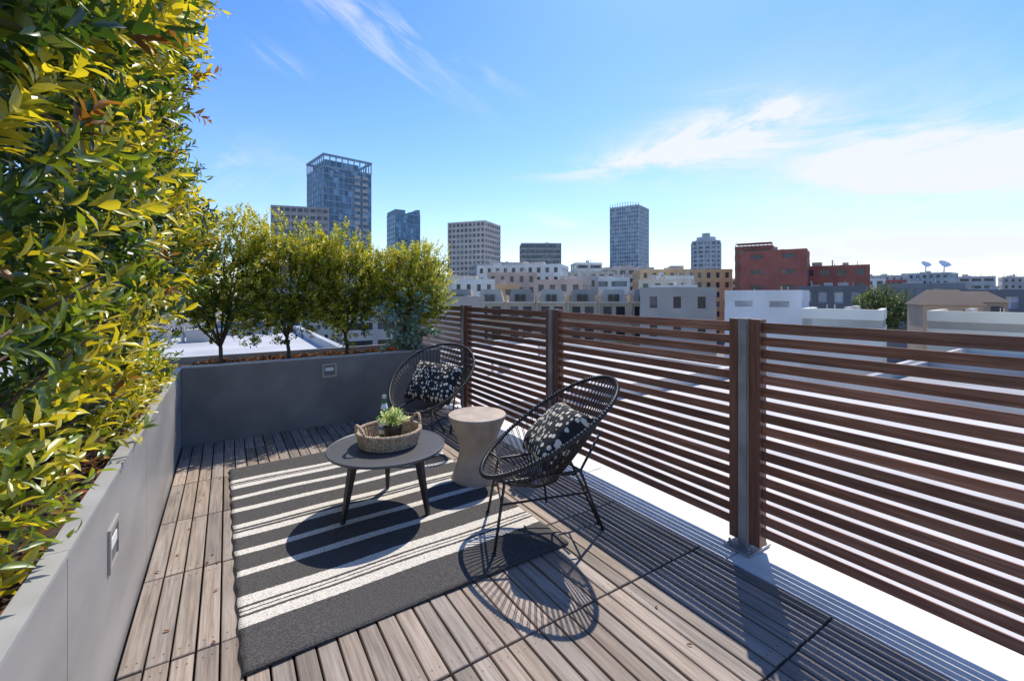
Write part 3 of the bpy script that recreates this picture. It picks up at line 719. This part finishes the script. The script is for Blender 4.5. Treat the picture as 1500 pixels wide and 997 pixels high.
# --- mid distance fill
WH=(.70,.68,.64); TAN=(.62,.43,.24); GR=(.42,.42,.41); CR=(.64,.57,.46); DK=(.13,.14,.16); BR=(.32,.11,.085); PK=(.52,.41,.34)
mid=[(-17,110,17,12,5.0,CR),(-8,92,9,10,3.6,WH),(2,150,32,16,10.4,WH),(3,190,18,14,14,GR),(35,200,14,12,14.6,WH),(28,160,19,14,8.6,CR),
(47,180,22,14,11.2,GR),(56,142,33,14,8.4,TAN),(24,120,16,10,5.0,WH),(38,110,14,10,4.2,CR),(184,220,25,16,9.6,(.42,.45,.47)),(208,222,28,16,11,(.36,.42,.45)),(232,220,20,16,9.2,(.45,.46,.48)),(252,220,16,14,9.0,GR),
(-40,140,22,14,6,WH),(-62,150,22,14,7,CR),(10,95,12,9,3.6,PK),(-28,90,14,10,3.0,GR),(100,160,24,14,6,CR),(128,170,20,14,6.5,GR),(150,190,24,14,7,WH),(60,230,26,16,13.5,CR),(-5,230,30,18,16,GR),(76,200,20,15,11,WH),(95,250,26,16,12,GR),(118,260,26,16,13,CR),
(16,105,9,8,4.8,GR),(0,125,14,10,6.6,PK),(46,125,12,10,5.6,WH),(14,175,18,12,11.6,CR),(52,210,18,12,13.2,PK),(-2,98,8,8,2.6,TAN),(33,90,10,9,2.3,WH),(110,205,20,14,7.6,PK),(160,215,22,14,8.2,CR),(172,200,14,14,6.8,BR)]
for a,b_,c_,d_,z_,col in mid:
    v_=random.choice([(3.3,3.2,.5,.45),(3.2,2.4,.55,.55),(3.6,5,.6,.2),(3.1,2.8,.45,.6)])
    building('city_building',a,b_,c_,d_,z_,col,random.choice([(.07,.08,.09),(.10,.13,.15),(.05,.055,.06)]),random.uniform(-18,18),*v_,4)
building('brick_building',71,120,19,14,12.4,BR,(.07,.07,.08),-6,4.2,6.5,.72,.7,3)
building('brick_building',86,121,24,14,8.2,BR,(.07,.07,.08),-4,3.6,3.6,.55,.45,5)
def brickcan(m,M,hw,dp,z):
    for i in range(10):
        x=-hw+2*hw*i/9; m.box(x-.06,x+.06,-.5,-.38,z,z+1.4,0,M)
    m.box(-hw,hw,-.5,4,z+1.4,z+1.6,0,M)
building('brick_penthouse',68,124,11,8,14.0,(.28,.11,.08),(.05,.05,.06),-6,3,3,.5,.4,0,extra=brickcan)
building('apartment_row',55,76,12,10,1.9,DK,(.30,.35,.40),-4,3.1,2.4,.38,.42,3)
building('apartment_row',85,92,19,10,2.7,(.20,.215,.23),(.27,.33,.38),-6,3.1,2.4,.38,.42,5)
building('apartment_row',76,70,11,10,1.2,DK,(.30,.35,.40),-4,3.1,2.4,.38,.42,3)
building('white_building',25.5,45,8.5,8,.9,(.72,.71,.69),(.06,.07,.08),-10,4,7,.85,.7,3)
building('gray_building',19.5,52,8.5,8,1.3,(.34,.33,.32),(.05,.05,.06),0,3.4,3,.6,.6,2)
building('low_building',22.4,30,5.4,7,-.1,(.66,.64,.60),(.06,.07,.08),-6,5,9,.9,.8,2,parapet=.4)
building('low_building',29.9,28,7.4,8,-.2,(.66,.60,.51),(.06,.07,.08),-6,5,9,.9,.8,2,parapet=.4)
building('low_building',-5.2,42,5,8,.3,(.40,.38,.34),(.06,.07,.08),4,4,4,.6,.6,2)
def gable(lat,dep,w,dp,ze,zr):
    c=F*dep+R*lat; M=Matrix.Translation(c)@Matrix.Rotation(-math.atan2(c.x,c.y)+.25,4,'Z'); m=MB(); h=w/2
    m.box(-h,h,0,dp,-14,ze-.02,0,M)
    vs=[(-h-.2,-.2,ze),(h+.2,-.2,ze),(h+.2,dp+.2,ze),(-h-.2,dp+.2,ze),(-h+.8,dp/2,zr),(h-.8,dp/2,zr)]
    m.add([M@Vector(v) for v in vs],[(0,1,5,4),(2,3,4,5),(1,2,5),(3,0,4)],1)
    m.box(-h+.4,-h+1.2,-.05,0,ze-1.3,ze-.4,2,M); m.box(h-1.2,h-.4,-.05,0,ze-1.3,ze-.4,2,M)
    m.build('gabled_house',[wall((.35,.27,.20)),wall((.07,.05,.04)),glass((.05,.06,.07))])
gable(36,36,3.6,5,.4,1.7); gable(46,44,5,5,.5,1.6)
def townrow():
    m=MB(); c=F*60+R*5.5; M=Matrix.Translation(c)@Matrix.Rotation(-YAW-.02,4,'Z'); n=7; uw=29.5/n
    m.box(-14.75,14.75,0,12,-14,.2,0,M)
    for i in range(n):
        x0=-14.75+i*uw
        a,b_=x0+.35,x0+uw-.35; z0,z1=.2,1.95
        vs=[(a,-.15,z0),(b_,-.15,z0),(b_,5,z0),(a,5,z0),(a+.4,.6,z1),(b_-.4,.6,z1),(b_-.4,4.2,z1-.3),(a+.4,4.2,z1-.3)]
        m.add([M@Vector(v) for v in vs],[(0,1,5,4),(1,2,6,5),(2,3,7,6),(3,0,4,7),(4,5,6,7)],0 if i%2 else 3)
        m.box(a+.9,a+1.5,-.28,0,.35,1.25,1,M); m.box(a+1.7,a+2.3,-.28,0,.35,1.25,1,M)
        m.box(a-.1,b_+.1,-.3,.1,.05,.25,2,M)
        m.box(x0-.12,x0+.12,-.5,6,-14,1.1,0,M)
        for k in range(4):
            zz=-1.9-k*3
            m.box(x0+.6,x0+1.7,-.04,.0,zz,zz+1.5,1,M); m.box(x0+2.3,x0+3.5,-.04,.0,zz,zz+1.5,1,M); m.box(x0+.4,x0+3.7,-.5,-.0,zz-.25,zz-.1,2,M)
    m.build('townhouse_row',[wall((.42,.375,.30)),glass((.03,.035,.04)),wall((.52,.49,.43)),wall((.30,.265,.22))])
townrow()
def neighbour(name,x0,x1,y0,y1,z,vents=4,col=M_roofw):
    m=MB(); m.box(x0,x1,y0,y1,-14,z,0)
    for a in ((x0,x1,y0,y0+.2),(x0,x1,y1-.2,y1),(x0,x0+.2,y0+.2,y1-.2),(x1-.2,x1,y0+.2,y1-.2)): m.box(*a,z+.002,z+.3,0)
    for i in range(vents):
        a=random.uniform(x0+1,x1-2); b_=random.uniform(y0+1,y1-2); s=random.uniform(.3,.8); m.box(a,a+s,b_,b_+s,z+.002,z+random.uniform(.2,.5),1)
        m.tube([(a-.5,b_,z),(a-.5,b_,z+.6)],.06,8,mi=1)
    m.build(name,[col,wall((.42,.41,.40))])
neighbour('neighbour_building',2.9,13,-14,7.5,-1.1,5)
neighbour('neighbour_building',13.6,24,-16,6,-1.7,8,simple('grey_roof',(.36,.35,.34),.9,0,.5,.2))
neighbour('neighbour_building',3.4,17,8.5,24,-1.9,8)
neighbour('neighbour_building',-14,3.0,6.6,24,-.55,5,simple('membrane_roof',(.44,.44,.43),.9,0,.5,.2))
neighbour('neighbour_building',25,42,-16,8,-2.4,8)
d=MB(); 
for lat,s in ((202,1),(211,1.2)):
    c=F*215+R*lat; base=Vector((c.x,c.y,11)); top=base+Vector((0,0,4)); d.tube([base,top],.25,6)
    ax=(Vector((-.3,-.5,.6))).normalized(); a1=ax.orthogonal().normalized(); a2=ax.cross(a1)
    vs=[];k=5;n=18
    for i in range(k+1):
        rr=2.3*s*i/k
        for j in range(n): th=2*math.pi*j/n; vs.append(top+a1*rr*math.cos(th)+a2*rr*math.sin(th)+ax*(.16*rr*rr/s))
    fs=[(i*n+j,i*n+(j+1)%n,(i+1)*n+(j+1)%n,(i+1)*n+j) for i in range(k) for j in range(n)]
    d.add(vs,fs); d.tube([top,top+ax*2.2],.1,5)
d.build('satellite_dish',[simple('dish_white',(.8,.8,.78),.5)],True)
def street_tree(lat,dep,rad,ztop):
    c=F*dep+R*lat; e=empty('street_tree'); b=MB(); b.tube([(c.x,c.y,-14),(c.x+.2,c.y,-8),(c.x,c.y,ztop-rad)],[.4,.3,.15],8)
    for k in range(7):
        a=k*.9; b.tube([(c.x,c.y,ztop-rad*2.2),(c.x+math.cos(a)*rad*.6,c.y+math.sin(a)*rad*.6,ztop-rad*.7)],[.14,.05],6)
    b.build('trunk',[M_bark],True,e)
    n=2600; dd=nrm(rng.normal(0,1,(n,3))); rd=rng.uniform(.2,1,(n,1))**.5; lump=1+.18*np.sin(dd[:,[0]]*6+lat)+.15*np.sin(dd[:,[2]]*8+dd[:,[1]]*5)
    P0=dd*rd*lump*np.array([[rad,rad,rad*.95]])+np.array([[c.x,c.y,ztop-rad]])
    S=dd+np.array([[0,0,.4]]); C=np.where(rng.random((n,1))<.3,np.array([[.16,.18,.04]]),np.array([[.06,.09,.03]]))
    leaves_mesh('crown',[shoots(P0,S,np.full(n,.5),5,np.full(n,.34),np.full(n,.09),C,.85,.3,.3)],M_leafT,e,'short')
street_tree(50.5,60,2.9,1.9); street_tree(66,62,1.6,.5)
